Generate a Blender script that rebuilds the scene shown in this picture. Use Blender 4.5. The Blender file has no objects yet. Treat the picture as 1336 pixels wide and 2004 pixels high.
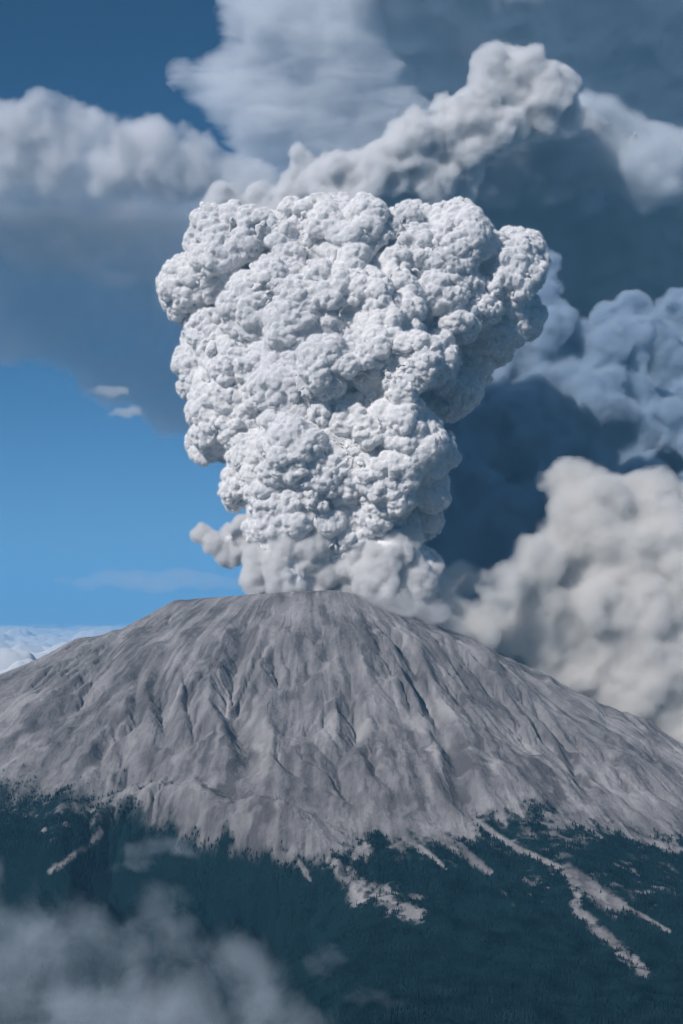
import bpy, math, random
import numpy as np
from mathutils import Vector, Matrix
S = bpy.context.scene
COL = S.collection
# one scene unit = 100 metres.  x: east(right), y: north(away), z: altitude above sea level
# ------------------------------------------------------------------ camera
F = 2674.0; W0, H0 = 1336.0, 2004.0
CAM = np.array([0.0, 0.0, 23.5]); PITCH = math.atan(213.0 / F)
cam = bpy.data.cameras.new("camera"); cam_o = bpy.data.objects.new("camera", cam); COL.objects.link(cam_o)
cam.sensor_fit = 'VERTICAL'; cam.sensor_height = 37.48; cam.lens = 37.48 * F / H0
cam.clip_start = 1.0; cam.clip_end = 6000.0
cam_o.location = CAM; cam_o.rotation_euler = (math.pi / 2 + PITCH, 0, 0)
S.camera = cam_o
# ------------------------------------------------------------------ light
SUN_EL = math.radians(32); SUN_AZ = math.radians(-143)     # azimuth measured from +y (away) clockwise; left and behind the camera
world = bpy.data.worlds.new("World"); S.world = world; world.use_nodes = True
nt = world.node_tree; nt.nodes.clear()
wo = nt.nodes.new('ShaderNodeOutputWorld'); bg = nt.nodes.new('ShaderNodeBackground'); sky = nt.nodes.new('ShaderNodeTexSky')
sky.sky_type = 'NISHITA'; sky.sun_disc = False; sky.sun_elevation = SUN_EL; sky.sun_rotation = SUN_AZ
sky.altitude = 2350; sky.air_density = 1.0; sky.dust_density = 0.0; sky.ozone_density = 2.0
# colour response of the slide film: one power curve per channel
sep = nt.nodes.new('ShaderNodeSeparateColor'); com = nt.nodes.new('ShaderNodeCombineColor'); nt.links.new(sky.outputs[0], sep.inputs[0])
for c, (g, k) in enumerate(((2.30, 0.0028), (1.62, 0.0106), (1.66, 0.0124))):
    pw = nt.nodes.new('ShaderNodeMath'); pw.operation = 'POWER'; pw.inputs[1].default_value = g; ml = nt.nodes.new('ShaderNodeMath'); ml.operation = 'MULTIPLY'; ml.inputs[1].default_value = k / 0.12
    nt.links.new(sep.outputs[c], pw.inputs[0]); nt.links.new(pw.outputs[0], ml.inputs[0]); nt.links.new(ml.outputs[0], com.inputs[c])
nt.links.new(com.outputs[0], bg.inputs[0])
bg.inputs[1].default_value = 0.12
nt.links.new(bg.outputs[0], wo.inputs[0])
sun = bpy.data.lights.new("sun", 'SUN'); sun.energy = 5.0; sun.angle = math.radians(0.5); sun.color = (1.0, 0.962, 0.955)
sun_o = bpy.data.objects.new("sun", sun); COL.objects.link(sun_o)
sd = Vector((math.sin(SUN_AZ) * math.cos(SUN_EL), math.cos(SUN_AZ) * math.cos(SUN_EL), math.sin(SUN_EL)))
sun_o.rotation_euler = sd.to_track_quat('Z', 'Y').to_euler()
vs = S.view_settings; vs.view_transform = 'Standard'; vs.look = 'None'; vs.exposure = 0.0; vs.gamma = 1.0
cy = S.cycles; cy.use_denoising = True; cy.max_bounces = 10; cy.diffuse_bounces = 3; cy.volume_bounces = 6; cy.transparent_max_bounces = 32
cy.volume_max_steps = 256
cy.use_adaptive_sampling = True; cy.adaptive_threshold = 0.03

# ------------------------------------------------------------------ helpers: projection and noise
cp, sp = math.cos(PITCH), math.sin(PITCH)
def ray(px, py):
    px = np.asarray(px, float); py = np.asarray(py, float)
    a = (px - W0 / 2) / F; b = (H0 / 2 - py) / F
    return np.stack([a, cp - b * sp, sp + b * cp], -1)
def at(px, py, Y):
    d = ray(px, py); return CAM + d * (Y / d[..., 1:2])
def upx(Y): return F / Y                      # pixels of the photo per unit at distance Y

def _h(ix, iy, iz, seed):
    h = (ix.astype(np.uint32) * np.uint32(374761393) + iy.astype(np.uint32) * np.uint32(668265263)
         + iz.astype(np.uint32) * np.uint32(2147483647 - 1274126177 + 7) + np.uint32((seed * 362437 + 12345) & 0xffffffff))
    h = (h ^ (h >> np.uint32(13))) * np.uint32(1274126177)
    h = (h ^ (h >> np.uint32(16))) * np.uint32(2246822519)
    return h ^ (h >> np.uint32(15))
def _i(a): return a.astype(np.int64).astype(np.int32).view(np.uint32)
def worley(p, c, seed):
    """distance to the nearest jittered cell point, in cell units"""
    q = (p / c).astype(np.float32); f = np.floor(q); best = np.full(len(p), 9.0, np.float32)
    for dx in (-1, 0, 1):
        for dy in (-1, 0, 1):
            for dz in (-1, 0, 1):
                g = f + np.array([dx, dy, dz], np.float32)
                h = _h(_i(g[:, 0]), _i(g[:, 1]), _i(g[:, 2]), seed)
                jx = (h & np.uint32(1023)).astype(np.float32) / 1023; jy = ((h >> np.uint32(10)) & np.uint32(1023)).astype(np.float32) / 1023
                jz = ((h >> np.uint32(20)) & np.uint32(1023)).astype(np.float32) / 1023
                d = (g[:, 0] + jx - q[:, 0]) ** 2 + (g[:, 1] + jy - q[:, 1]) ** 2 + (g[:, 2] + jz - q[:, 2]) ** 2
                np.minimum(best, d, out=best)
    return np.sqrt(best)
def vnoise(p, seed):
    """smooth value noise -1..1, p (n,2|3) already scaled"""
    if p.shape[1] == 2: p = np.concatenate([p, np.full((len(p), 1), 0.37)], 1)
    f = np.floor(p); t = (p - f); t = t * t * t * (t * (t * 6 - 15) + 10); out = 0
    for dx in (0, 1):
        for dy in (0, 1):
            for dz in (0, 1):
                h = _h(_i(f[:, 0] + dx), _i(f[:, 1] + dy), _i(f[:, 2] + dz), seed).astype(np.float64) / 4294967295.0
                w = (t[:, 0] if dx else 1 - t[:, 0]) * (t[:, 1] if dy else 1 - t[:, 1]) * (t[:, 2] if dz else 1 - t[:, 2])
                out = out + w * h
    return out * 2 - 1
def seg_dist(x, y, pts):
    """distance to a polyline and position 0..1 along it"""
    best = np.full(x.shape, 1e9); t_at = np.zeros(x.shape); n = len(pts) - 1
    for i in range(n):
        a, b = pts[i], pts[i + 1]; ab = b - a; L = (ab ** 2).sum() + 1e-9
        t = np.clip(((x - a[0]) * ab[0] + (y - a[1]) * ab[1]) / L, 0, 1)
        d = np.hypot(x - a[0] - t * ab[0], y - a[1] - t * ab[1]); m = d < best
        best = np.where(m, d, best); t_at = np.where(m, (i + t) / n, t_at)
    return best, t_at
def fbm(p, seed, octv=4, gain=0.5, lac=2.03):
    a, s, o, n = 1.0, 1.0, 0.0, 0.0
    for k in range(octv):
        o = o + a * vnoise(p * s, seed + k * 17); n += a; a *= gain; s *= lac
    return o / n
def ridged(p, seed, octv=4, gain=0.5, lac=2.03):
    a, s, o, n = 1.0, 1.0, 0.0, 0.0
    for k in range(octv):
        o = o + a * (1 - 2 * np.abs(vnoise(p * s, seed + k * 17))); n += a; a *= gain; s *= lac
    return o / n
def smooth(a, b, x):
    t = np.clip((x - a) / (b - a), 0, 1); return t * t * (3 - 2 * t)

# ------------------------------------------------------------------ helpers: objects
def tag(o, label=None, cat=None, group=None, kind=None):
    for k, v in (('label', label), ('category', cat), ('group', group), ('kind', kind)):
        if v: o[k] = v
    return o
def empty(name, loc=(0, 0, 0)):
    o = bpy.data.objects.new(name, None); COL.objects.link(o); o.location = loc; return o
def mesh_np(name, v, f, mat, parent=None, shade=True):
    """mesh from arrays: v (n,3), f (m,3|4)"""
    me = bpy.data.meshes.new(name); k = f.shape[1]
    me.vertices.add(len(v)); me.vertices.foreach_set('co', np.asarray(v, np.float32).ravel())
    me.loops.add(f.size); me.loops.foreach_set('vertex_index', np.asarray(f, np.int32).ravel())
    me.polygons.add(len(f)); me.polygons.foreach_set('loop_start', np.arange(0, f.size, k, dtype=np.int32))
    me.polygons.foreach_set('use_smooth', np.full(len(f), shade)); me.update(calc_edges=True)
    if mat: me.materials.append(mat)
    o = bpy.data.objects.new(name, me); COL.objects.link(o)
    if parent: o.parent = parent; o.matrix_parent_inverse = Matrix.Translation(-Vector(parent.location))
    return o
_ico = None
def ico():
    global _ico
    if _ico is None:
        import bmesh
        b = bmesh.new(); bmesh.ops.create_icosphere(b, subdivisions=3, radius=1)
        _ico = (np.array([v.co[:] for v in b.verts]), np.array([[v.index for v in f.verts] for f in b.faces])); b.free()
    return _ico
def remesh(cent, rad, voxel):
    """voxel union of spheres/ellipsoids -> (verts, quads).  rad (n,3)"""
    iv, fc = ico(); n = len(cent)
    v = (cent[:, None, :] + rad[:, None, :] * iv[None]).reshape(-1, 3)
    f = (fc[None] + (np.arange(n) * len(iv))[:, None, None]).reshape(-1, 3)
    o = mesh_np('tmp', v, f, None)
    m = o.modifiers.new('r', 'REMESH'); m.mode = 'VOXEL'; m.voxel_size = voxel
    dg = bpy.context.evaluated_depsgraph_get(); e = o.evaluated_get(dg); me = e.to_mesh()
    vo = np.empty(len(me.vertices) * 3, np.float32); me.vertices.foreach_get('co', vo)
    lo = np.empty(len(me.loops), np.int32); me.loops.foreach_get('vertex_index', lo)
    tot = np.empty(len(me.polygons), np.int32); me.polygons.foreach_get('loop_total', tot)
    e.to_mesh_clear(); dat = o.data; bpy.data.objects.remove(o); bpy.data.meshes.remove(dat)
    vo = vo.reshape(-1, 3).astype(np.float64)
    if (tot == 4).all(): fo = lo.reshape(-1, 4)
    else:
        st = np.concatenate([[0], np.cumsum(tot)[:-1]]); q = st[tot == 4]
        fo = lo[q[:, None] + np.arange(4)]
    return vo, fo
def normals(v, f):
    n = np.cross(v[f[:, 2]] - v[f[:, 0]], v[f[:, 3]] - v[f[:, 1]])
    out = np.empty_like(v)
    for k in range(3):
        out[:, k] = np.bincount(f.ravel(), np.repeat(n[:, k], 4), len(v))
    return out / np.maximum(np.linalg.norm(out, axis=1, keepdims=True), 1e-12)
def relax(v, f, it):
    """Laplacian smoothing over the quads"""
    a = f.ravel(); b = np.roll(f, -1, 1).ravel()
    ii = np.concatenate([a, b]); jj = np.concatenate([b, a]); cnt = np.maximum(np.bincount(ii, minlength=len(v)), 1)
    for _ in range(it):
        v = np.stack([np.bincount(ii, v[jj, k], len(v)) for k in range(3)], 1) / cnt[:, None]
    return v
def billow(v, f, octs, seed, warp=0.0, ws=1.0):
    """push the surface out into rounded knobs, octave on octave (each along the renewed normals)"""
    for k, (c, amp) in enumerate(octs):
        p = v
        if warp: p = v + warp * c * np.stack([fbm(v / (c * 1.6), seed + 5 + j * 31 + k, 2) for j in range(3)], 1)
        d = worley(p, c, seed + 97 * k)
        h = np.sqrt(np.clip(1 - (d / 0.80) ** 2, 0.0, 1))
        if k >= 2: amp = amp * np.clip(0.95 + 0.7 * fbm(v / 3.1, seed + 61, 2), 0.5, 1.5)
        v = v + normals(v, f) * ((h - 0.7) * amp * c)[:, None]
    if len(octs) > 3: v = relax(v, f, 1) * 0.6 + v * 0.4
    return v
def lobes(spec, Y0, squash=1.0):
    """spec rows: px, py, r_px, depth (units nearer the camera) [, sx, sz] -> centres, radii (units)"""
    c, r = [], []
    for s in spec:
        px, py, rp, dep = s[:4]; sx = s[4] if len(s) > 4 else 1; sz = s[5] if len(s) > 5 else 1; sy = s[6] if len(s) > 6 else squash
        Y = Y0 - dep; c.append(at(px, py, Y)); rr = rp / upx(Y); r.append((rr * sx, rr * sy, rr * sz))
    return np.array(c), np.array(r)

# ------------------------------------------------------------------ materials
def newmat(name):
    m = bpy.data.materials.new(name); m.use_nodes = True; m.node_tree.nodes.clear(); return m, m.node_tree
def N(nt, t, **kw):
    n = nt.nodes.new('ShaderNode' + t)
    for k, v in kw.items():
        if k.startswith('i_'): n.inputs[int(k[2:])].default_value = v
        else: setattr(n, k, v)
    return n
def ash_mat(name, c1, c2, scale, bump_s, bump_d, sss=0.0):
    m, nt = newmat(name); L = nt.links
    out = N(nt, 'OutputMaterial'); b = N(nt, 'BsdfDiffuse'); b.inputs[1].default_value = 1.0
    geo = N(nt, 'NewGeometry'); n1 = N(nt, 'TexNoise'); n1.inputs['Scale'].default_value = scale; n1.inputs['Detail'].default_value = 5
    L.new(geo.outputs['Position'], n1.inputs['Vector'])
    mx = N(nt, 'Mix', data_type='RGBA'); mx.inputs[6].default_value = (*c1, 1); mx.inputs[7].default_value = (*c2, 1)
    mr = N(nt, 'MapRange'); mr.inputs[1].default_value = 0.35; mr.inputs[2].default_value = 0.65
    L.new(n1.outputs[0], mr.inputs[0]); L.new(mr.outputs[0], mx.inputs[0]); L.new(mx.outputs[2], b.inputs[0])
    if bump_d:
        n2 = N(nt, 'TexVoronoi'); n2.inputs['Scale'].default_value = bump_s; n2.feature = 'SMOOTH_F1'; n2.inputs['Smoothness'].default_value = 0.3
        nn = N(nt, 'TexNoise'); nn.inputs['Scale'].default_value = bump_s * 0.9; nn.inputs['Detail'].default_value = 3
        L.new(geo.outputs['Position'], n2.inputs['Vector']); L.new(geo.outputs['Position'], nn.inputs['Vector'])
        su = N(nt, 'Math', operation='SUBTRACT'); L.new(nn.outputs[0], su.inputs[0]); L.new(n2.outputs['Distance'], su.inputs[1])
        bp = N(nt, 'Bump'); bp.inputs['Strength'].default_value = 1.0; bp.inputs['Distance'].default_value = bump_d
        L.new(su.outputs[0], bp.inputs['Height']); L.new(bp.outputs[0], b.inputs['Normal'])
    L.new(b.outputs[0], out.inputs[0]); return m
def vol_mat(name, col, dens, aniso=0.0):
    m, nt = newmat(name); out = N(nt, 'OutputMaterial'); v = N(nt, 'VolumePrincipled')
    v.inputs['Color'].default_value = (*col, 1); v.inputs['Density'].default_value = dens; v.inputs['Anisotropy'].default_value = aniso
    v.inputs['Density Attribute'].default_value = ''
    nt.links.new(v.outputs[0], out.inputs['Volume']); m.cycles.homogeneous_volume = True; return m

def soft_vol(name, v, f, voxel, band, dens, col, nscale, erode=1.0, aniso=0.2, parent=None, squash=(1, 1, 1), lo=0.30, soft=0.35, detail=5):
    """a cloud of uneven density filling the closed mesh: thin at its skin, eaten into by noise"""
    m, nt = newmat(name + '_vapour'); L = nt.links; out = N(nt, 'OutputMaterial'); pv = N(nt, 'VolumePrincipled')
    pv.inputs['Color'].default_value = (*col, 1); pv.inputs['Anisotropy'].default_value = aniso; pv.inputs['Density Attribute'].default_value = ''
    vi = N(nt, 'VolumeInfo'); tc = N(nt, 'TexCoord'); mp = N(nt, 'Mapping'); mp.inputs['Scale'].default_value = squash
    nz = N(nt, 'TexNoise'); nz.inputs['Scale'].default_value = nscale; nz.inputs['Detail'].default_value = detail; nz.inputs['Roughness'].default_value = 0.64; nz.inputs['Distortion'].default_value = 0.4
    L.new(tc.outputs['Object'], mp.inputs[0]); L.new(mp.outputs[0], nz.inputs['Vector'])
    s1 = N(nt, 'Math', operation='MULTIPLY_ADD'); L.new(nz.outputs[0], s1.inputs[0]); s1.inputs[1].default_value = erode * 2.4; s1.inputs[2].default_value = -erode * 1.2 - lo
    s2 = N(nt, 'Math', operation='ADD'); L.new(vi.outputs['Density'], s2.inputs[0]); L.new(s1.outputs[0], s2.inputs[1])
    mr = N(nt, 'MapRange'); mr.inputs[1].default_value = 0.0; mr.inputs[2].default_value = soft; mr.inputs[3].default_value = 0; mr.inputs[4].default_value = dens
    L.new(s2.outputs[0], mr.inputs[0])
    gt = N(nt, 'Math', operation='GREATER_THAN'); L.new(vi.outputs['Density'], gt.inputs[0]); gt.inputs[1].default_value = 0.01
    mu = N(nt, 'Math', operation='MULTIPLY'); L.new(mr.outputs[0], mu.inputs[0]); L.new(gt.outputs[0], mu.inputs[1])
    L.new(mu.outputs[0], pv.inputs['Density']); L.new(pv.outputs[0], out.inputs['Volume']); m.cycles.volume_sampling = 'MULTIPLE_IMPORTANCE'
    o = mesh_np(name, v, f, m, parent)
    g = bpy.data.node_groups.new(name + '_fill', 'GeometryNodeTree')
    g.interface.new_socket('Geometry', in_out='INPUT', socket_type='NodeSocketGeometry'); g.interface.new_socket('Geometry', in_out='OUTPUT', socket_type='NodeSocketGeometry')
    gi = g.nodes.new('NodeGroupInput'); go = g.nodes.new('NodeGroupOutput'); mv = g.nodes.new('GeometryNodeMeshToVolume'); sm = g.nodes.new('GeometryNodeSetMaterial')
    mv.resolution_mode = 'VOXEL_SIZE'; mv.inputs['Density'].default_value = 1.0; mv.inputs['Voxel Size'].default_value = voxel; mv.inputs['Interior Band Width'].default_value = band
    sm.inputs['Material'].default_value = m
    g.links.new(gi.outputs[0], mv.inputs[0]); g.links.new(mv.outputs[0], sm.inputs[0]); g.links.new(sm.outputs[0], go.inputs[0])
    md = o.modifiers.new('fill', 'NODES'); md.node_group = g
    return o
# ------------------------------------------------------------------ terrain: volcano, forested foreland
RIMX = np.array([-40, -15.5, -13.9, -12.5, -9, -6, -3, -0.7, 1.2, 3.2, 5.5, 8.4, 11, 40.0])
RIMZ = np.array([24.2, 25.1, 25.42, 25.45, 25.6, 25.75, 25.95, 26.15, 25.9, 25.2, 24.5, 23.6, 22.6, 21.0])
RC = np.array([-2.6, 119.0]); RA, RB = 11.3, 10.0
def polar(x, y):
    dx, dy = (x - RC[0]) / RA, (y - RC[1]) / RB
    rho = np.hypot(dx, dy); th = np.arctan2(dx, -dy)          # th = 0 towards the camera
    rr = np.hypot(RA * np.sin(th), RB * np.cos(th))
    return th, (rho - 1) * rr
def base_h(x, y):
    th, s = polar(x, y)
    ex = RC[0] + RA * np.sin(th)
    zt = np.interp(ex, RIMX, RIMZ)
    sp_ = np.maximum(s, 0)
    side = np.sin(th)
    k = 0.56 + 0.0 * side - 0.10 * smooth(0.3, 1, -side) - 0.02 * smooth(0.3, 1, side)
    brk = 31.0 + 14 * smooth(0.35, 1, np.abs(side)); w = 4.0
    # integral of k*sigmoid((brk-s)/w)+0.045
    drop = k * (w * (np.log1p(np.exp(brk / w)) - np.log1p(np.exp(np.clip((brk - sp_) / w, -30, 60)))))
    drop = drop + 0.045 * sp_
    drop = drop - 0.9 * (1 - np.exp(-sp_ / 2.5)) * 0.6               # rounded brow below the rim
    z = zt - drop - 5.0 * smooth(0, -6, s)                      # inside: the crater
    return z
def ground_at(px, py):
    """where the ray of a photo pixel meets the smooth ground"""
    px = np.atleast_1d(np.asarray(px, float)); py = np.atleast_1d(np.asarray(py, float)); d = ray(px, py)
    Y = np.arange(40, 140, 0.15)
    X = CAM[0] + d[:, :1] / d[:, 1:2] * Y; Z = CAM[2] + d[:, 2:] / d[:, 1:2] * Y
    hit = Z < base_h(X, Y[None] + 0 * X); i = np.where(hit.any(1), hit.argmax(1), len(Y) - 1)
    k = np.arange(len(px)); return np.stack([X[k, i], Y[i]], 1)
# valleys worn into the flank (photo outline, width, depth)
GULLIES = [
 ([(478,1210),(468,1262),(460,1320),(452,1372),(468,1415),(484,1462),(490,1500),(488,1545)], 0.85, 0.95),
 ([(655,1262),(628,1296),(585,1326),(530,1350),(478,1372)], 0.5, 0.55),
 ([(652,1258),(676,1310),(690,1380),(690,1440),(668,1490),(664,1545),(690,1600)], 0.55, 0.45),
 ([(745,1232),(790,1270),(818,1320),(850,1385),(868,1440),(893,1500),(905,1570),(925,1605)], 0.6, 0.75),
 ([(1038,1375),(1075,1415),(1108,1455),(1130,1500),(1152,1560)], 0.45, 0.55),
 ([(1030,1380),(1045,1420),(1080,1460),(1120,1490)], 0.25, 0.3),
 ([(880,1242),(915,1282),(955,1315),(1000,1345)], 0.5, 0.55),
 ([(352,1230),(318,1300),(312,1350),(320,1400),(318,1450),(300,1480)], 0.55, 0.5),
 ([(430,1420),(380,1450),(330,1480),(270,1515),(212,1545)], 0.5, 0.5),
 ([(275,1310),(268,1370),(260,1420),(205,1460),(200,1500)], 0.4, 0.35),
 ([(1060,1340),(1110,1392),(1170,1440),(1230,1480),(1325,1510)], 0.4, 0.4),
 ([(930,1400),(945,1450),(962,1500),(960,1560)], 0.3, 0.3),
 ([(1170,1372),(1215,1410),(1260,1445),(1310,1480)], 0.5, 0.6),
 ([(1080,1450),(1150,1500),(1220,1560),(1260,1600)], 0.35, 0.3),
 ([(540,1255),(505,1300),(480,1350),(462,1385)], 0.3, 0.35),
 ([(715,1480),(740,1540),(800,1590),(850,1640)], 0.3, 0.3),
 ([(800,1500),(840,1560),(880,1610)], 0.3, 0.25),
 ([(560,1460),(540,1500),(580,1530),(630,1560)], 0.4, 0.35),
 ([(180,1330),(120,1370),(60,1410),(20,1440)], 0.4, 0.35),
 ([(250,1320),(180,1370),(100,1420),(30,1470)], 0.35, 0.3),
]
G_W = [(ground_at([p[0] for p in g], [p[1] for p in g]), w, d) for g, w, d in GULLIES]
MESA = ground_at([-60, 60, 150, 230, 300, 385, 430, 520, 600, 660, 700, 730], [1720, 1705, 1690, 1632, 1626, 1640, 1668, 1675, 1690, 1700, 1705, 1710])
def flank_noise(x, y):
    th, s = polar(x, y); u = th * (RA + 0.55 * np.maximum(s, 0) + 14)
    on = smooth(0.5, 9, s)
    P = np.stack([u, s], 1)
    wx = fbm(P / np.array([5.0, 8]), 401, 3); wy = fbm(P / np.array([4.0, 6.0]), 431, 3)
    Q = np.stack([u + 4.5 * wx, s + 4.5 * wy], 1)
    big = ridged(Q / np.array([5.6, 12]), 51, 3); mid = ridged(Q / np.array([2.0, 3.6]) + 7.7, 71, 3)
    iso = fbm(np.stack([x, y], 1) / 5.5, 321, 4)
    return on * (0.72 * big + 0.14 * mid + 1.1 * iso)
def carve(x, y):
    jx = x + 0.75 * fbm(np.stack([x, y], 1) / 2.2, 611, 4); jy = y + 0.6 * fbm(np.stack([x, y], 1) / 1.9, 641, 3); z = np.zeros_like(x)
    for pts, w, d in G_W:
        lo, hi = pts.min(0) - 4, pts.max(0) + 4
        m = (x > lo[0]) & (x < hi[0]) & (y > lo[1]) & (y < hi[1])
        if not m.any(): continue
        dist, t = seg_dist(jx[m], jy[m], pts)
        e = smooth(0, .12, t) * (1 - smooth(.9, 1, t) * 0.6)
        z[m] += e * d * (-np.exp(-(dist / w) ** 2) * 0.85 + 0.3 * np.exp(-((dist - 1.9 * w) / (0.8 * w)) ** 2))
    return z
# running water: steepest descent, drained area, incision, creep
EX = np.arange(-37, 37, 0.145); EY = np.arange(70, 122, 0.145)
gX, gY = np.meshgrid(EX, EY); e0 = base_h(gX, gY) + flank_noise(gX.ravel(), gY.ravel()).reshape(gX.shape) + carve(gX.ravel(), gY.ravel()).reshape(gX.shape)
e0 = e0 + 0.06 * np.random.RandomState(3).rand(*e0.shape)
ez = e0.copy(); ny_, nx_ = ez.shape; dxe = 0.145; II = np.arange(ny_ * nx_).reshape(ny_, nx_)
ROUGH = (0.12 + 1.5 * smooth(-0.22, 0.32, fbm(np.stack([gX.ravel() / 6.5, gY.ravel() / 7.5], 1), 881, 3))).reshape(gX.shape)
for it in range(9):
    best = np.zeros_like(ez); rec = II.copy()
    for dy in (-1, 0, 1):
        for dx in (-1, 0, 1):
            if dx == 0 and dy == 0: continue
            sh = np.full_like(ez, 1e9); ys, xs = slice(max(0, -dy), ny_ - max(0, dy)), slice(max(0, -dx), nx_ - max(0, dx))
            yd, xd = slice(max(0, dy), ny_ - max(0, -dy)), slice(max(0, dx), nx_ - max(0, -dx))
            sh[ys, xs] = ez[yd, xd]; sl = (ez - sh) / (dxe * math.hypot(dx, dy)); ri = II + dy * nx_ + dx
            m_ = sl > best; best[m_] = sl[m_]; rec[m_] = ri[m_]
    order = np.argsort(-ez.ravel()).tolist(); A = [dxe * dxe] * (ny_ * nx_); R = rec.ravel().tolist()
    for i in order:
        r_ = R[i]
        if r_ != i: A[r_] += A[i]
    A = np.array(A).reshape(ny_, nx_)
    dz = np.minimum(0.075 * np.minimum(A, 60) ** 0.40 * best, 0.55 * best * dxe + 0.02)
    ez = ez - dz * ROUGH * smooth(0, 4, polar(gX, gY)[1])
    lap = np.zeros_like(ez); lap[1:-1, 1:-1] = (ez[2:, 1:-1] + ez[:-2, 1:-1] + ez[1:-1, 2:] + ez[1:-1, :-2] - 4 * ez[1:-1, 1:-1])
    ez = ez + (0.05 + 0.13 * (1.5 - ROUGH).clip(0, 1)) * lap
E_D = ez - base_h(gX, gY); E_A = np.log10(A / dxe ** 2)
def blur(a):
    b = a.copy(); b[1:-1, 1:-1] = (4 * a[1:-1, 1:-1] + 2 * (a[2:, 1:-1] + a[:-2, 1:-1] + a[1:-1, 2:] + a[1:-1, :-2]) + a[2:, 2:] + a[:-2, 2:] + a[2:, :-2] + a[:-2, :-2]) / 16; return b
E_A = blur(E_A)
def sample(G, x, y):
    fx = np.clip((x - EX[0]) / dxe, 0, nx_ - 1.001); fy = np.clip((y - EY[0]) / dxe, 0, ny_ - 1.001)
    i, j = fx.astype(int), fy.astype(int); a, b = fx - i, fy - j
    v = (G[j, i] * (1 - a) + G[j, i + 1] * a) * (1 - b) + (G[j + 1, i] * (1 - a) + G[j + 1, i + 1] * a) * b
    e = smooth(0, 4, x - EX[0]) * smooth(0, 4, EX[-1] - x) * smooth(0, 5, y - EY[0]) * smooth(0, 3, EY[-1] - y)
    return v * e
def height(x, y):
    z = base_h(x, y); th, s = polar(x, y)
    u = th * (RA + 0.55 * np.maximum(s, 0) + 14)                  # arc length along the flank
    z = z + sample(E_D, x, y)
    wx = fbm(np.stack([u, s], 1) / np.array([2.5, 5]), 401, 3)
    fine = ridged(np.stack([u + 1.3 * wx, s + wx], 1) / np.array([0.5, 1.7]), 91, 3)
    z = z + smooth(0.3, 5, s) * (1 - 0.75 * smooth(27, 36, s)) * 0.06 * fine
    z = z + fbm(np.stack([x, y], 1) / 0.9, 301, 5) * 0.15 * smooth(-1, 4, s)
    # forested bluff, its face turned to the camera
    my = np.interp(x, MESA[:, 0], MESA[:, 1]); edge = my + 1.2 * fbm(np.stack([x, y], 1) / 3.0, 201, 3)
    wgt = 1 - smooth(-4, 2, x)
    z = z + wgt * (1.8 * np.exp(-((y - edge - 1.2) / 2.2) ** 2) - 3.4 * smooth(0.2, -4.5, y - edge) * (0.75 + 0.35 * fbm(np.stack([x, y * 0.3], 1) / 1.7, 211, 3)))
    low = smooth(26, 38, s)
    z = z + low * (0.9 * fbm(np.stack([x, y], 1) / 5.0, 221, 4) + 0.16 * ridged(np.stack([x, y], 1) / 2.4, 231, 3))
    # small second summit on the western shoulder
    for gx, gy, gh, gw in ((-23.2, 118.5, 0.8, 2.4), (-13.6, 113.6, 0.25, 0.8), (22.5, 112.0, 0.5, 1.4)):
        z = z + gh * np.exp(-((x - gx) ** 2 + (y - gy) ** 2) / gw ** 2)
    return z
# bring the crest to the outline seen against the sky
SKX = np.array([-150,0,30,90,128,152,190,232,262,290,320,345,358,400,450,500,560,600,650,690,730,780,830,870,905,940,1000,1060,1110,1140,1165,1200,1240,1262,1285,1336,1500])
SKY_ = np.array([1385,1322,1310,1285,1262,1249,1245,1236,1219,1204,1187,1173,1175,1170,1167,1163,1159,1157,1155,1161,1172,1188,1205,1226,1243,1262,1290,1318,1345,1360,1376,1388,1402,1408,1430,1462,1560])
qy_ = np.arange(88, 132, 0.25); qt = (np.arange(-150, 1500, 6) - W0 / 2) / (F * cp)
qX = (qt[:, None] * qy_[None]); qY = np.repeat(qy_[None], len(qt), 0); qz = height(qX.ravel(), qY.ravel()).reshape(qX.shape)
_, qpy = (lambda dx, dy, dz: (0, H0 / 2 - F * (-dy * sp + dz * cp) / (dy * cp + dz * sp)))(qX, qY, qz - CAM[2])
qi = qpy.argmin(1); sil = qY[np.arange(len(qt)), qi]; ker = np.exp(-np.linspace(-2, 2, 7) ** 2); ker /= ker.sum()
dif = np.convolve(np.pad(qpy.min(1) - np.interp(np.arange(-150, 1500, 6), SKX, SKY_), 3, mode='edge'), ker, 'valid')
dz_ = dif / F * sil; sil = np.convolve(np.pad(sil, 3, mode='edge'), ker, 'valid')
_height0 = height
def height(x, y):
    t = x / y; w = smooth(9, 0.5, np.interp(t, qt, sil) - y)
    return _height0(x, y) + np.interp(t, qt, dz_) * w
# rows are denser where the ground is steep to the line of sight
NX, NY = 1250, 1050
ty = np.linspace(0, 1, NY); Yr = 40 * (138 / 40.0) ** ty
tx = np.linspace(-0.30, 0.30, NX)
XX = (tx[None] * Yr[:, None]); YY = np.repeat(Yr[:, None], NX, 1)
gx, gy = XX.ravel(), YY.ravel(); gz = height(gx, gy)
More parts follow.
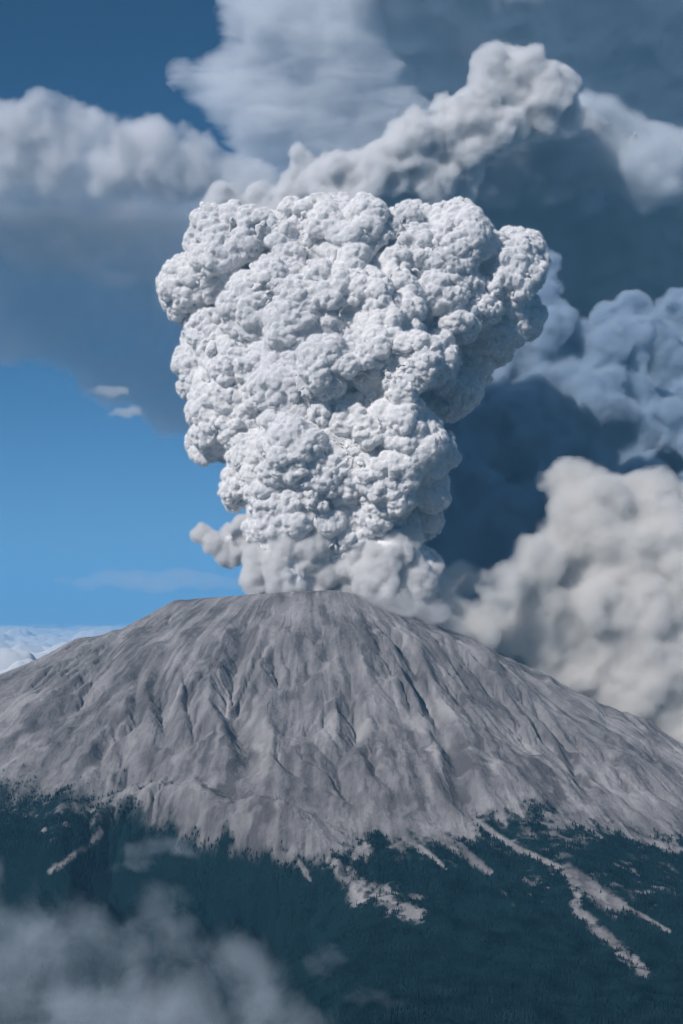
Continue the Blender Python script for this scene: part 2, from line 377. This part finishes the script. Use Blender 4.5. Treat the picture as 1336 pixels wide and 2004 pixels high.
# pixel coordinates of each ground point, used once to lay out the traced patches of ash and wood
def proj(x, y, z):
    dx, dy, dz = x - CAM[0], y - CAM[1], z - CAM[2]
    dep = dy * cp + dz * sp; up = -dy * sp + dz * cp
    return W0 / 2 + F * dx / dep, H0 / 2 - F * up / dep
ppx, ppy = proj(gx, gy, gz)
TX = [-200,30,100,180,235,300,340,380,440,470,510,560,640,700,760,830,880,915,960,1000,1060,1100,1150,1250,1336,1500]
TY = [1520,1528,1543,1552,1560,1592,1622,1648,1650,1660,1668,1676,1664,1650,1640,1648,1655,1650,1612,1590,1588,1612,1605,1640,1655,1665]
STREAKS = [([(740,1600),(800,1645),(840,1672),(868,1696)], 13, 3), ([(830,1620),(900,1660),(930,1685),(958,1706)], 16, 6),
 ([(890,1560),(925,1600),(965,1632),(1010,1660),(1060,1683),(1105,1702),(1165,1738),(1200,1765),(1250,1788),(1310,1822)], 9, 4),
 ([(1108,1702),(1140,1728),(1180,1755),(1205,1772)], 15, 22), ([(1118,1705),(1128,1745),(1132,1782),(1160,1812),(1210,1855),(1268,1908)], 9, 15),
 ([(655,1690),(690,1722),(705,1755)], 12, 26), ([(740,1745),(775,1775),(822,1790)], 26, 14),
 ([(98,1706),(130,1682),(165,1660),(202,1632)], 5, 8), ([(176,1650),(190,1640)], 10, 6),
 ([(1150,1592),(1200,1618),(1260,1645),(1345,1668)], 12, 8), ([(1090,1600),(1140,1610),(1175,1640)], 12, 5),
 ([(590,1690),(600,1706),(604,1720)], 5, 4), ([(1195,1830),(1206,1842),(1202,1858)], 6, 3)]
nz1 = fbm(np.stack([gx, gy], 1) / 1.1, 501, 4); nz2 = fbm(np.stack([gx, gy], 1) / 0.35, 521, 3)
thg, sg = polar(gx, gy); ug = thg * (RA + 0.55 * np.maximum(sg, 0) + 14)
drip = fbm(np.stack([ug / 0.9, sg / 6.0], 1), 541, 4)
wood = smooth(-1, 1, (ppy - np.interp(ppx, TX, TY) + 40 * drip + 40 * nz1 + 34 * nz2) / (24 + 30 * smooth(480, 150, ppx)))
for pts, w0, w1 in STREAKS:
    pts = np.array(pts, float); m = (ppx > pts[:, 0].min() - 60) & (ppx < pts[:, 0].max() + 60) & (ppy > pts[:, 1].min() - 60) & (ppy < pts[:, 1].max() + 60)
    d, t = seg_dist(ppx[m] + 10 * nz1[m] + 5 * nz2[m], ppy[m] + 7 * nz2[m] + 4 * nz1[m], pts)
    wd = w0 + (w1 - w0) * t
    wood[m] = np.minimum(wood[m], np.clip(smooth(0.35, 1.35, d / wd + .35 * nz2[m]) + (0.60 if w1 > 10 else 0.2) * smooth(-.1, .5, drip[m] + nz2[m]), 0, 1))
# dead and thinned stands: speckled ground between the trees
def patch(cx, cy, rx, ry, a, b):
    q = ((ppx - cx) / rx) ** 2 + ((ppy - cy) / ry) ** 2
    return np.clip(1 - q, 0, 1) ** 0.5 * smooth(a, b, fbm(np.stack([gx, gy], 1) / np.array([0.8, 0.5]), int(cx), 4))
for a in ((1240,1730,100,60,.05,.4), (1060,1640,110,45,-.1,.4), (600,1668,170,30,-.1,.35), (790,1775,60,30,0,.35), (1050,1740,120,60,.3,.6), (640,1640,90,25,-.1,.3), (110,1600,150,50,0.2,0.6)):
    wood = wood * (1 - 0.9 * patch(*a))
idx = (np.arange(NY - 1)[:, None] * NX + np.arange(NX - 1)[None]).ravel()
fc = np.stack([idx, idx + 1, idx + NX + 1, idx + NX], 1)
m, nt_ = newmat('ash_and_soil'); L = nt_.links
out = N(nt_, 'OutputMaterial'); bs = N(nt_, 'BsdfDiffuse'); bs.inputs[1].default_value = 0.6
geo = N(nt_, 'NewGeometry'); att = N(nt_, 'Attribute', attribute_name='wood'); at2 = N(nt_, 'Attribute', attribute_name='streak')
n1 = N(nt_, 'TexNoise'); n1.inputs['Scale'].default_value = 1.8; n1.inputs['Detail'].default_value = 8; n1.inputs['Roughness'].default_value = 0.6
L.new(geo.outputs['Position'], n1.inputs['Vector'])
r1 = N(nt_, 'ValToRGB'); e = r1.color_ramp.elements; e[0].position = 0.0; e[0].color = (0.104, 0.101, 0.105, 1); e[1].position = 1.0; e[1].color = (0.325, 0.313, 0.312, 1)
ad = N(nt_, 'Math', operation='MULTIPLY_ADD'); L.new(n1.outputs[0], ad.inputs[0]); ad.inputs[1].default_value = 0.55; L.new(at2.outputs['Fac'], ad.inputs[2])
L.new(ad.outputs[0], r1.inputs[0])
mx = N(nt_, 'Mix', data_type='RGBA'); mx.inputs[7].default_value = (0.006, 0.020, 0.024, 1)
L.new(att.outputs['Fac'], mx.inputs[0]); L.new(r1.outputs[0], mx.inputs[6]); L.new(mx.outputs[2], bs.inputs[0])
n2 = N(nt_, 'TexNoise'); n2.inputs['Scale'].default_value = 3.5; n2.inputs['Detail'].default_value = 8; n2.inputs['Roughness'].default_value = 0.65
L.new(geo.outputs['Position'], n2.inputs['Vector'])
bp = N(nt_, 'Bump'); bp.inputs['Strength'].default_value = 0.8; bp.inputs['Distance'].default_value = 0.2
L.new(n2.outputs[0], bp.inputs['Height']); L.new(bp.outputs[0], bs.inputs['Normal']); L.new(bs.outputs[0], out.inputs[0])
M_ground = m
mt = mesh_np('mountain', np.stack([gx, gy, gz], 1), fc, M_ground); tag(mt, kind='structure')
chan = sample(E_A, gx, gy)
stk = 0.14 - 0.16 * smooth(1.9, 3.4, chan) + 0.70 * fbm(np.stack([ug / 0.5 + 1.2 * nz1, sg / 3.6], 1), 561, 4) + 0.85 * fbm(np.stack([ug / 2.4 + 1.2 * nz1, sg / 3.4], 1), 581, 3)
for nm, arr in (('wood', wood), ('streak', stk)):
    a = mt.data.attributes.new(nm, 'FLOAT', 'POINT'); a.data.foreach_set('value', np.asarray(arr, np.float32))
# the wide land around the volcano, hidden below a deck of cloud in the distance
big = [-6000, 6000]
gv = np.array([[-6000, -400, 5], [6000, -400, 5], [6000, 6000, 5], [-6000, 6000, 5]], float)
mxx, _n = newmat('far_land'); o_ = N(_n, 'OutputMaterial'); b_ = N(_n, 'BsdfDiffuse'); b_.inputs[0].default_value = (0.03, 0.045, 0.035, 1); _n.links.new(b_.outputs[0], o_.inputs[0])
tag(mesh_np('ground', gv, np.array([[0, 1, 2, 3]]), mxx), kind='structure')
# ------------------------------------------------------------------ forest: conifers as one mass
rs = np.random.RandomState(5)
NT = 260000
t_ = rs.rand(NT); fy = 43 * (100 / 43.0) ** t_; fx = (rs.rand(NT) * 0.58 - 0.29) * fy
iy = np.clip(np.searchsorted(Yr, fy) - 1, 0, NY - 2); ix = np.clip(((fx / fy + 0.30) / 0.60 * (NX - 1)).astype(int), 0, NX - 2)
wv = wood[iy * NX + ix]
Pc = np.stack([fx, fy], 1); clump = fbm(Pc / 1.2, 701, 3)
keep = (rs.rand(NT) < np.clip((wv - 0.12) * 1.25, 0, 1) ** 1.6 * np.clip(0.75 + 1.6 * clump, 0.05, 1)) & (polar(fx, fy)[1] < 90)
fx, fy, clump = fx[keep], fy[keep], clump[keep]; fz = height(fx, fy); n = len(fx)
hh = (0.12 + 0.17 * rs.rand(n) ** 1.5) * (0.85 + 0.5 * np.clip(clump, -.5, .6)); ww = hh * (0.17 + 0.08 * rs.rand(n)); rot = rs.rand(n) * 6.28
# two jagged skirts per tree
K = 5; vl, fl = [], []
for (z0, z1, wk) in ((0.02, 0.70, 1.0), (0.42, 1.0, 0.66)):
    ang = rot[:, None] + np.arange(K)[None] * 2 * math.pi / K + (z0 * 3)
    rr = ww[:, None] * wk * (0.7 + 0.6 * rs.rand(n, K))
    ring = np.stack([fx[:, None] + rr * np.cos(ang), fy[:, None] + rr * np.sin(ang), fz[:, None] + hh[:, None] * (z0 + 0.1 * rs.rand(n, K))], -1)
    tip = np.stack([fx, fy, fz + hh * z1], -1)[:, None]
    vl.append(np.concatenate([ring, tip], 1))
V = np.concatenate(vl, 1).reshape(-1, 3); st = (np.arange(n) * 2 * (K + 1))[:, None]
for b0 in (0, K + 1):
    for k in range(K): fl.append(np.concatenate([st + b0 + k, st + b0 + (k + 1) % K, st + b0 + K], 1))
Ff = np.concatenate(fl, 0)
mf, nf = newmat('conifer_needles'); of = N(nf, 'OutputMaterial'); bf = N(nf, 'BsdfDiffuse'); gf = N(nf, 'NewGeometry')
rf = N(nf, 'ValToRGB'); rf.color_ramp.elements[0].color = (0.002, 0.010, 0.012, 1); rf.color_ramp.elements[0].position = .35; rf.color_ramp.elements[1].position = .7; rf.color_ramp.elements[1].color = (0.013, 0.036, 0.044, 1)
nf1 = N(nf, 'TexNoise'); nf1.inputs['Scale'].default_value = 0.8; nf1.inputs['Detail'].default_value = 6; nf.links.new(gf.outputs['Position'], nf1.inputs['Vector'])
nf.links.new(nf1.outputs[0], rf.inputs[0]); nf.links.new(rf.outputs[0], bf.inputs[0]); nf.links.new(bf.outputs[0], of.inputs[0])
fo = mesh_np('forest', V, Ff, mf, shade=False); tag(fo, 'dense dark conifer forest covering the foot of the volcano', 'forest', kind='stuff')
print('TREES', n)
# ------------------------------------------------------------------ clouds
def inside(px, py, P):
    r = np.zeros(px.shape, bool); j = len(P) - 1
    for i in range(len(P)):
        (xi, yi), (xj, yj) = P[i], P[j]
        c = ((yi > py) != (yj > py)) & (px < (xj - xi) * (py - yi) / (yj - yi + 1e-9) + xi); r ^= c; j = i
    return r
def fill(poly, n, rmin, rmax, seed, dep=0.0, dpy=0.0, dpx=0.0, jit=1.0, k=0.95):
    """billow centres packed inside a traced outline; dpy/dpx: units nearer the camera per 100 px down/right"""
    P = np.array(poly, float); rs = np.random.RandomState(seed); out = []
    lo, hi = P.min(0), P.max(0); Pc = np.vstack([P, P[:1]])
    q = lo + (hi - lo) * rs.rand(n * 60, 2); q = q[inside(q[:, 0], q[:, 1], P)]
    d, _ = seg_dist(q[:, 0], q[:, 1], Pc); ok = d > rmin * 0.95; q, d = q[ok], d[ok]
    r = np.clip(d * k, rmin, rmax * (0.6 + 0.4 * rs.rand(len(d))))
    kept = np.zeros((0, 3)); m = P.mean(0)
    for (x, y), rr in zip(q, r):
        if len(kept) and (np.hypot(kept[:, 0] - x, kept[:, 1] - y) < 0.62 * np.minimum(kept[:, 2], rr)).any(): continue
        kept = np.vstack([kept, [x, y, rr]])
        out.append((x, y, rr, dep + dpy * (y - m[1]) / 100 + dpx * (x - m[0]) / 100 + jit * (rs.rand() - 0.5)))
        if len(out) >= n: break
    return out
def slab(poly, step, Yf, Y0, r, seed, wob=1.0):
    """a thick sheet of cloud inside an outline; Yf(py) gives its distance, r its half thickness in units"""
    P = np.array(poly, float); lo, hi = P.min(0), P.max(0); rs = np.random.RandomState(seed)
    gx, gy = np.meshgrid(np.arange(lo[0], hi[0], step), np.arange(lo[1], hi[1], step)); gx = gx.ravel() + rs.randn(gx.size) * step * .3; gy = gy.ravel() + rs.randn(gy.size) * step * .3
    d, _ = seg_dist(gx, gy, np.vstack([P, P[:1]])); k = inside(gx, gy, P) & (d > step * .4); gx, gy, d = gx[k], gy[k], d[k]
    w = fbm(np.stack([gx, gy], 1) / 130, seed, 3); out = []
    for x, y, dd, ww in zip(gx, gy, d, w):
        Y = Yf(x, y); out.append((x, y, min(r * upx(Y), dd + step) * (0.85 + .5 * ww * min(wob, 1)), Y0 - Y + wob * 2 * ww, 1, 1, 1))
    return out
def cloud(name, label, cat, spec, Y0, mat, squash=0.8, voxel=0.3, octs=((5, .4), (2.2, .4)), seed=1, veils=(), vmat=None, sm=4, parent=None, group=None, warp=0.4):
    c, r = lobes(spec, Y0, squash); core = None
    if mat is not None:
        v, f = remesh(c, r, voxel); v = relax(v, f, sm)
        v = billow(v, f, octs, seed, warp)
        core = mesh_np(name, v, f, mat, parent); print(name, len(v))
        if label: tag(core, label, cat, group)
    for i, (off, dens, vx, vo) in enumerate(veils):
        v, f = remesh(c, np.maximum(r + off, 0.3), vx); v = relax(v, f, sm)
        v = billow(v, f, vo, seed + (31 * i if mat is None else 0), warp * 1.3)
        o = mesh_np('veil' if core is not None else name, v, f, vol_mat(name + '_vapour', vmat, dens), core or parent)
        if core is None:
            core = o
            if label: tag(o, label, cat, group)
    return core
M_ash = ash_mat('ash_column', (0.78, 0.77, 0.76), (0.68, 0.68, 0.685), 0.12, 4.5, 0.05)
OUT = [(470,1045),(440,965),(400,900),(362,875),(362,850),(395,800),(335,770),(340,650),(320,590),(325,540),(368,500),(378,430),(410,400),(450,388),(500,405),(545,430),(590,392),(640,400),(670,430),(720,392),(770,374),(820,392),(860,397),(905,430),(940,440),(980,432),(1020,452),(1045,490),(1060,560),(1040,620),(1028,690),(960,720),(850,720),(828,790),(850,855),(890,865),(895,900),(870,960),(820,1000),(840,1040),(780,1045)]
TOP = [p for p in OUT if p[1] < 760] + [(600,760),(420,700)]
crown = [(440,470,72,2),(505,475,64,3),(452,408,24,3),(400,570,78,1),(395,690,60,0),(600,480,88,4),(680,530,85,5),(765,465,92,4),(870,485,82,3),(985,515,80,0),
 (1000,610,58,-1),(935,500,62,2),(925,570,74,2),(975,570,60,1),(940,630,80,-1),(620,590,92,6),(500,620,92,4),(740,600,95,6),(850,610,85,3),(560,560,60,6),(430,520,50,4),
 (640,560,170,-6),(800,580,170,-6),(900,660,100,-4)]
middle = [(388,735,54,0),(420,660,50,3),(500,720,85,4),(585,660,78,6),(665,725,66,10),(720,700,60,10),(780,715,68,10),(450,800,80,2),(540,770,80,5),(620,770,60,7),(820,690,60,5),(715,770,46,8),(670,790,44,8),(760,790,40,7),(640,720,150,-5),(760,700,120,-4),(860,720,90,-3)]
lower = [(402,862,42,2),(440,830,70,2),(500,860,72,4),(485,955,56,3),(585,870,84,7),(640,850,70,8),(700,880,80,8),(775,865,76,8),(868,893,30,6),(835,945,50,5),
 (540,930,70,6),(620,965,85,6),(730,950,90,6),(800,910,60,7),(545,1015,66,4),(620,1030,60,4),(690,1015,66,4),(790,1000,56,2),(620,900,130,-4),(740,900,120,-4),(820,1030,40,0)]
col = empty('eruption_column', (0, 116, 24)); tag(col, 'towering pale grey ash column of tight cauliflower billows rising from the crater', 'ash column')
O_COL = [(5.2, .56), (2.1, .46), (0.85, .60), (0.40, .80)]
for i, (sp_, lb) in enumerate(((crown, 'broad lumpy crown of the column'), (middle, 'bulging middle tier of the column'), (lower, 'narrower bottom tier of the column'))):
    o = cloud('billow', None, None, sp_, 116, M_ash, 0.85, 0.085, O_COL, 11 + i, parent=col, sm=5, warp=0.45); o['label'] = lb
    me_ = o.data; nv = len(me_.vertices); co = np.empty(nv * 3, np.float32); me_.vertices.foreach_get('co', co); co = co.reshape(-1, 3).astype(float)
    fv = np.empty(len(me_.loops), np.int32); me_.loops.foreach_get('vertex_index', fv); fv = fv.reshape(-1, 4)
    mesh_np('vapour', co + normals(co, fv) * 0.11, fv, vol_mat('column_vapour', (0.985, 0.98, 0.975), 1.2), o)

def biggest(v, f):
    """only the largest connected piece of a mesh"""
    if not len(v): print('EMPTY CORE')
    l = np.arange(len(v))
    while True:
        m = l[f].min(1); n = l.copy(); np.minimum.at(n, f.ravel(), np.repeat(m, 4)); n = n[n]
        if (n == l).all(): break
        l = n
    k = np.bincount(l).argmax(); keep = l == k; new = np.cumsum(keep) - 1
    return v[keep], new[f[keep[f[:, 0]]]]
def vcloud(name, label, cat, spec, Y0, squash, voxel, band, dens, col, nscale, octs=(), seed=1, core=None, shrink=1.5, erode=.8, lo=.30, soft=.35, vsq=(1, 1, 1), grow=0.0, kind=None, vv=None, aniso=.1, detail=5):
    """cloud of real, uneven density; a thick one also has a solid heart (the thing itself), its vapour being the part"""
    c, r = lobes(spec, Y0, squash); top = None
    rr = r - shrink; k = rr.min(1) > voxel * 1.5
    if core is not None and k.any():
        v, f = biggest(*remesh(c[k], rr[k], voxel)); v = relax(v, f, 3)
        v = billow(v, f, [(a, b * .5) for a, b in octs], seed, .4)
        top = mesh_np(name, v, f, core)
    v, f = remesh(c, r + grow, vv or voxel); v = relax(v, f, 2); v = billow(v, f, octs, seed, .5)
    o = soft_vol('vapour' if top is not None else name, v, f, vv or voxel, band, dens, col, nscale, erode, aniso, top, vsq, lo, soft, detail)
    print(name, len(v)); tag(top or o, label, cat, None, kind)
    return top or o
# --- puffs at the crater rim
M_puff = ash_mat('pale_ash_puff', (0.84, 0.83, 0.82), (0.80, 0.79, 0.785), 0.15, 1, 0)
WHITE = (0.999, 0.995, 0.99)
O_P = ((2.6, .42), (1.2, .42), (0.55, .35))
KP = dict(squash=.85, voxel=.14, band=.55, dens=6.0, col=WHITE, nscale=.55, octs=O_P, core=M_puff, shrink=.62, erode=.32, lo=.05, soft=.5)
vcloud('ash_puff', 'small white puff drifting off the left foot of the ash column', 'ash puff', [(395,1042,22,0),(420,1060,28,0),(445,1050,28,0),(460,1085,26,0),(478,1035,26,0),(475,1060,32,-1),(440,1085,22,0)], 113, seed=41, **KP)
vcloud('ash_puff', 'round cream coloured puff bulging over the crater rim below the column', 'ash puff', [(520,1090,46,2),(560,1085,54,3),(600,1078,50,3),(622,1110,46,2),(560,1125,54,3),(508,1130,38,2),(585,1150,50,2),(640,1130,38,1),(560,1180,60,0),(640,1080,30,1)], 113.5, seed=43, **KP)
vcloud('ash_puff', 'brownish white puff with shaded hollow on the right part of the crater rim', 'ash puff', [(690,1110,44,2),(715,1075,42,2),(760,1088,56,3),(805,1075,42,2),(828,1100,40,1),(800,1130,56,2),(740,1135,54,3),(770,1060,30,1),(680,1070,34,1),(690,1150,34,1),(770,1170,44,1),(820,1170,40,0),(840,1210,40,0)], 113.5, seed=45, **KP)
vcloud('ash_mist', 'thin pale ash mist spilling over the right side of the crater rim', 'ash mist', [(680,1165,22,0,2),(740,1175,30,1,1.6),(790,1185,34,1,1.5),(845,1200,36,0,1.5),(890,1228,28,-2,1.5)], 109.5, .8, .2, 1.4, .9, WHITE, .5, (), 47, vsq=(1, 1, 1.4), lo=.15, kind='stuff')
# --- low cloud of ash streaming away to the right
LOWR = [(838,1180),(846,1130),(885,1095),(925,1104),(962,1124),(1000,1082),(1036,1036),(1038,990),(1030,930),(1080,897),(1135,895),(1165,927),(1230,925),(1290,935),(1400,955),(1500,1000),(1500,1560),(1250,1480),(1100,1420),(900,1290)]
M_warm = ash_mat('warm_ash_cloud', (0.86, 0.83, 0.78), (0.80, 0.77, 0.73), 0.06, 1, 0)
vcloud('ash_cloud', 'low cream tinted ash cloud streaming away behind the right flank', 'ash cloud', fill(LOWR, 60, 24, 110, 5, 3, .6, 0, 3) + [(880,1165,44,10),(930,1160,44,10),(905,1210,46,9),(960,1200,58,9),(1000,1235,52,7),(1050,1270,70,4),(870,1130,32,10),(920,1125,36,10),(990,1150,56,8),(1040,1110,60,6)], 123, .8, .28, 1.3, 1.8, (0.999, 0.988, 0.965), .24, ((7, .5), (3.4, .4), (1.5, .35), (.8, .3)), 51, M_warm, 2.2, .75, .05, .6, grow=.3, detail=9)
# --- billows behind the column, shade put into their dark core and vapour colours
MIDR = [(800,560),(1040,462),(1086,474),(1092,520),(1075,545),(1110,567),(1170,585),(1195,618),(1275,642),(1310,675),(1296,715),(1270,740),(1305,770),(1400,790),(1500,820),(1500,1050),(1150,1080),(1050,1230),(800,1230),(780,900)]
M_cl = ash_mat('shade_toned_ash_cloud', (0.30, 0.33, 0.36), (0.24, 0.265, 0.29), 0.05, 1, 0)
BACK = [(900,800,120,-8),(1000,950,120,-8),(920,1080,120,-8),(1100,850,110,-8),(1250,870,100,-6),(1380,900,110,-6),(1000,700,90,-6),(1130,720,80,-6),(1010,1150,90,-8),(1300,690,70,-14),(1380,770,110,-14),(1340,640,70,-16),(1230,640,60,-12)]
vcloud('ash_cloud', 'billowing ash cloud with shade put into its dark blue colour, standing behind the right side of the column', 'ash cloud', fill(MIDR, 95, 20, 75, 7, 0, 1.0, 0, 3) + BACK, 142, .8, .28, 1.1, 2.2, (0.66, 0.76, 0.86), .22, ((6, .55), (2.8, .45), (1.3, .4), (.7, .3)), 61, M_cl, 1.8, .65, .05, .5, grow=.3)
# --- high cloud: bright crest, overhanging underside
CREST = [(370,455),(375,390),(430,347),(500,352),(545,360),(562,292),(620,276),(690,300),(745,275),(775,218),(835,180),(890,177),(930,112),(990,76),(1060,87),(1120,134),(1156,200),(1195,212),(1190,250),(1100,272),(1000,285),(950,315),(950,370),(880,440),(700,480),(500,480)]
UNDER = [(840,240),(1000,215),(1130,195),(1200,225),(1255,250),(1300,278),(1400,327),(1500,372),(1500,760),(1150,720),(900,640),(640,520),(560,420),(760,330)]
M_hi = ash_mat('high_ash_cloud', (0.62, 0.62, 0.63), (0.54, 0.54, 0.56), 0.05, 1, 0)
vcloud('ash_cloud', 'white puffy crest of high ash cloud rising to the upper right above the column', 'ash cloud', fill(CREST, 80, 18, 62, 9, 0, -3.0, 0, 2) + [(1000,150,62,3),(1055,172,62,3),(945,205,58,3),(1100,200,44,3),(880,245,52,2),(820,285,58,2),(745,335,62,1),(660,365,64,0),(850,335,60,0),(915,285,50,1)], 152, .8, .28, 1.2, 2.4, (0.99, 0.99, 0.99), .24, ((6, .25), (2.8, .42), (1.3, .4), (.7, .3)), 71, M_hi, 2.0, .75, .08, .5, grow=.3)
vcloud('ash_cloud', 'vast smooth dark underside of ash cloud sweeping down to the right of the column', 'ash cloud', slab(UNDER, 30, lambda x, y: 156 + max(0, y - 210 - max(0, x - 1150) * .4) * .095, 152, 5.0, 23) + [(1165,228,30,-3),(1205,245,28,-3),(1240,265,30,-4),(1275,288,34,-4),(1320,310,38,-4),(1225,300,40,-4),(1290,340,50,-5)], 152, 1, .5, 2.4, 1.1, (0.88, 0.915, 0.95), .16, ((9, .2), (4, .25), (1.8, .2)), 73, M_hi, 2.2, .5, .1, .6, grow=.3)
# --- left bank
LEFT = [(-150,205),(20,195),(70,178),(120,176),(160,196),(205,212),(270,207),(330,224),(400,244),(450,284),(520,315),(560,350),(560,430),(430,430),(300,400),(100,390),(-150,380)]
vcloud('ash_cloud', 'long grey blue ash cloud with ragged white top edge on the left', 'ash cloud', fill(LEFT, 60, 18, 60, 13, 0, -4.0, 0, 2), 180, .8, .4, 2.0, .65, (0.97, 0.975, 0.99), .2, ((6, .3), (3, .3), (1.3, .3)), 81, None, 0, .7, .15, .6, grow=.5, detail=7)
BODY = [(-150,260),(60,235),(200,255),(350,262),(520,340),(600,420),(620,560),(400,640),(200,560),(-150,520)]
vcloud('ash_cloud', 'smooth slate blue belly of the ash cloud bank left of the column', 'ash cloud', slab(BODY, 34, lambda x, y: 184 + max(0, y - 240) * .11, 184, 3.4, 29), 184, 1, .6, 2.6, .21, (0.96, 0.97, 0.985), .11, ((8, .2), (4, .25)), 85, None, 0, .7, .1, .6, grow=.3)
SHEET = [(-150,400),(420,420),(620,500),(600,960),(430,915),(350,868),(250,832),(200,785),(120,728),(30,708),(-150,668)]
vcloud('ash_veil', 'thin smooth veil of ash hanging across the blue sky left of the column', 'ash veil', slab(SHEET, 27, lambda x, y: 205 + (y - 450) * .08, 205, 2.6, 31, .15), 205, 1, .7, 1.8, .30, (0.95, 0.96, 0.98), .07, ((6, .1),), 83, None, 0, .15, -.12, .7, grow=.3, kind='stuff')
# --- top sheets
TOPL = [(455,-90),(430,20),(410,60),(460,100),(400,112),(335,130),(335,165),(400,210),(430,270),(520,360),(700,400),(880,370),(850,220),(780,130),(740,40),(725,-90)]
vcloud('ash_cloud', 'pale wispy ash sheet with torn left edge in the top centre', 'ash cloud', fill(TOPL, 110, 22, 75, 17, 0, -4, 1.0, 2), 200, .7, .5, 2.6, .36, (0.95, 0.965, 0.985), .24, (), 91, None, 0, 1.15, .1, .6, vsq=(.55, 1, 1.4), grow=1.2, detail=8)
TOPR = [(690,-120),(690,60),(720,200),(700,400),(1000,420),(1500,460),(1600,-120)]
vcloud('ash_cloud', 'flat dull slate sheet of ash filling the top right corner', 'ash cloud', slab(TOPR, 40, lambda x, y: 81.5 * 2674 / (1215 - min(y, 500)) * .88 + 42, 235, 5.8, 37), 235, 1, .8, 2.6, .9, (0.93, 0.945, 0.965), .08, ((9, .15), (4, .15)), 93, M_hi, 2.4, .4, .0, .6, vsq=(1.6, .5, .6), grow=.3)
for (x0, x1, y0, y1, d, lb) in ((168, 275, 748, 786, .35, 'small bright wisp at the lower edge of the ash veil'), (200, 300, 790, 826, .4, 'lower of two small bright wisps beside the veil edge'), (100, 520, 1106, 1166, .035, 'faint lens shaped cloud low over the left shoulder')):
    Y = 180 if d > .1 else 330
    n = 9; sp_ = [(x0 + (x1 - x0) * (i + .5) / n, (y0 + y1) / 2 + (y1 - y0) * .1 * math.sin(i * 2.1), (y1 - y0) * .5 * (math.sin(math.pi * (i + .7) / (n + .4)) ** .7), 0, (x1 - x0) / n / (y1 - y0) * 2.2, .8, 1.5) for i in range(n)]
    vcloud('wisp', lb, 'cloud', sp_, Y, 1, .25, 1.2, d, WHITE, .3, (), 95, erode=1.1, lo=.05, vsq=(.5, .5, 2.2), detail=7)
# --- fog in front of the forest
FOG = [(-120,1660),(20,1670),(110,1730),(200,1760),(300,1710),(380,1720),(410,1770),(480,1800),(560,1850),(620,1900),(660,1960),(660,2150),(-120,2150)]
vcloud('fog', 'grey blue fog bank drifting over the forest in the lower left', 'fog', fill(FOG, 70, 26, 90, 19, 0, 1.0, 0, 1.5), 46, .8, .13, 1.6, .54, (0.88, 0.94, 1.0), .6, (), 101, erode=.95, lo=.16, soft=.9, kind='stuff', detail=8, grow=.1)
for sp_, lb, d in (([(260,1665,20,0,1.6),(300,1655,24,0,1.6),(345,1655,26,0,1.4),(375,1668,18,0,1.6),(270,1690,22,0,1.8),(230,1700,14,0,2)], 'small ragged fog patch lying on the forested bluff', .9),
               ([(610,1880,20,0,1.6),(640,1866,22,0,1.5),(665,1880,18,0,1.4),(620,1900,20,0,1.6)], 'faint fog puff above the dark forest right of the bank', .45),
               ([(700,1950,20,0,1.8),(740,1948,18,0,1.8),(770,1960,14,0,1.8)], 'faint fog scrap at the bottom edge', .45)):
    vcloud('fog', lb, 'fog', sp_, 50, .8, .07, .5, d * .7, (0.86, 0.93, 1.0), 1.6, (), 103, erode=1.1, lo=.08, soft=.8, kind='stuff')
# --- distant cloud deck
qy = 260 * (3000 / 260.0) ** np.linspace(0, 1, 500); qx = np.linspace(-0.36, 0.36, 700)
X_ = qx[None] * qy[:, None]; Y_ = np.repeat(qy[:, None], 700, 1); P_ = np.stack([X_.ravel(), Y_.ravel()], 1)
w1 = worley(np.concatenate([P_ + 5 * fbm(P_ / 20, 3, 2)[:, None], 0 * P_[:, :1]], 1), 17, 5); w2 = worley(np.concatenate([P_, 0 * P_[:, :1]], 1), 5, 6)
cov = fbm(P_ / np.array([40, 70]), 7, 4) + .12 - .55 * (w1 - .5)
zz = np.where(cov > -.25, 5 + 14 * np.clip(cov + .25, 0, .9) ** .8, 2) + 2.2 * (0.7 - w2) + 1.6 * fbm(P_ / 6, 9, 3)
ii = (np.arange(499)[:, None] * 700 + np.arange(699)[None]).ravel()
dk = mesh_np('clouds', np.stack([P_[:, 0], P_[:, 1], zz], 1), np.stack([ii, ii + 1, ii + 701, ii + 700], 1), ash_mat('far_cloud_deck', (.62, .63, .65), (.52, .54, .57), .05, 1, 0))
tag(dk, 'distant deck of small white clouds below the horizon', 'clouds', kind='stuff')

# --- the air below the summit
hz, hn = newmat('haze_air'); ho = N(hn, 'OutputMaterial'); hv = N(hn, 'VolumePrincipled'); hv.inputs['Color'].default_value = (0.24, 0.63, 1.0, 1); hv.inputs['Density'].default_value = 0.0012
hv.inputs['Anisotropy'].default_value = 0.0; hv.inputs['Density Attribute'].default_value = ''; hn.links.new(hv.outputs[0], ho.inputs['Volume']); hz.cycles.homogeneous_volume = True
bx = np.array([[x, y, z] for x in (-1500, 1500) for y in (-20, 3400) for z in (-1, 128)], float)
tag(mesh_np('haze', bx, np.array([[0,1,3,2],[4,6,7,5],[0,4,5,1],[2,3,7,6],[0,2,6,4],[1,5,7,3]]), hz, shade=False), kind='stuff')
for o_ in bpy.data.objects:
    if o_.name == 'ground':
        me_ = o_.data; co = np.array([[-1400, -15, 0.5], [1400, -15, 0.5], [1400, 3300, 0.5], [-1400, 3300, 0.5]], np.float32); me_.vertices.foreach_set('co', co.ravel()); me_.update()
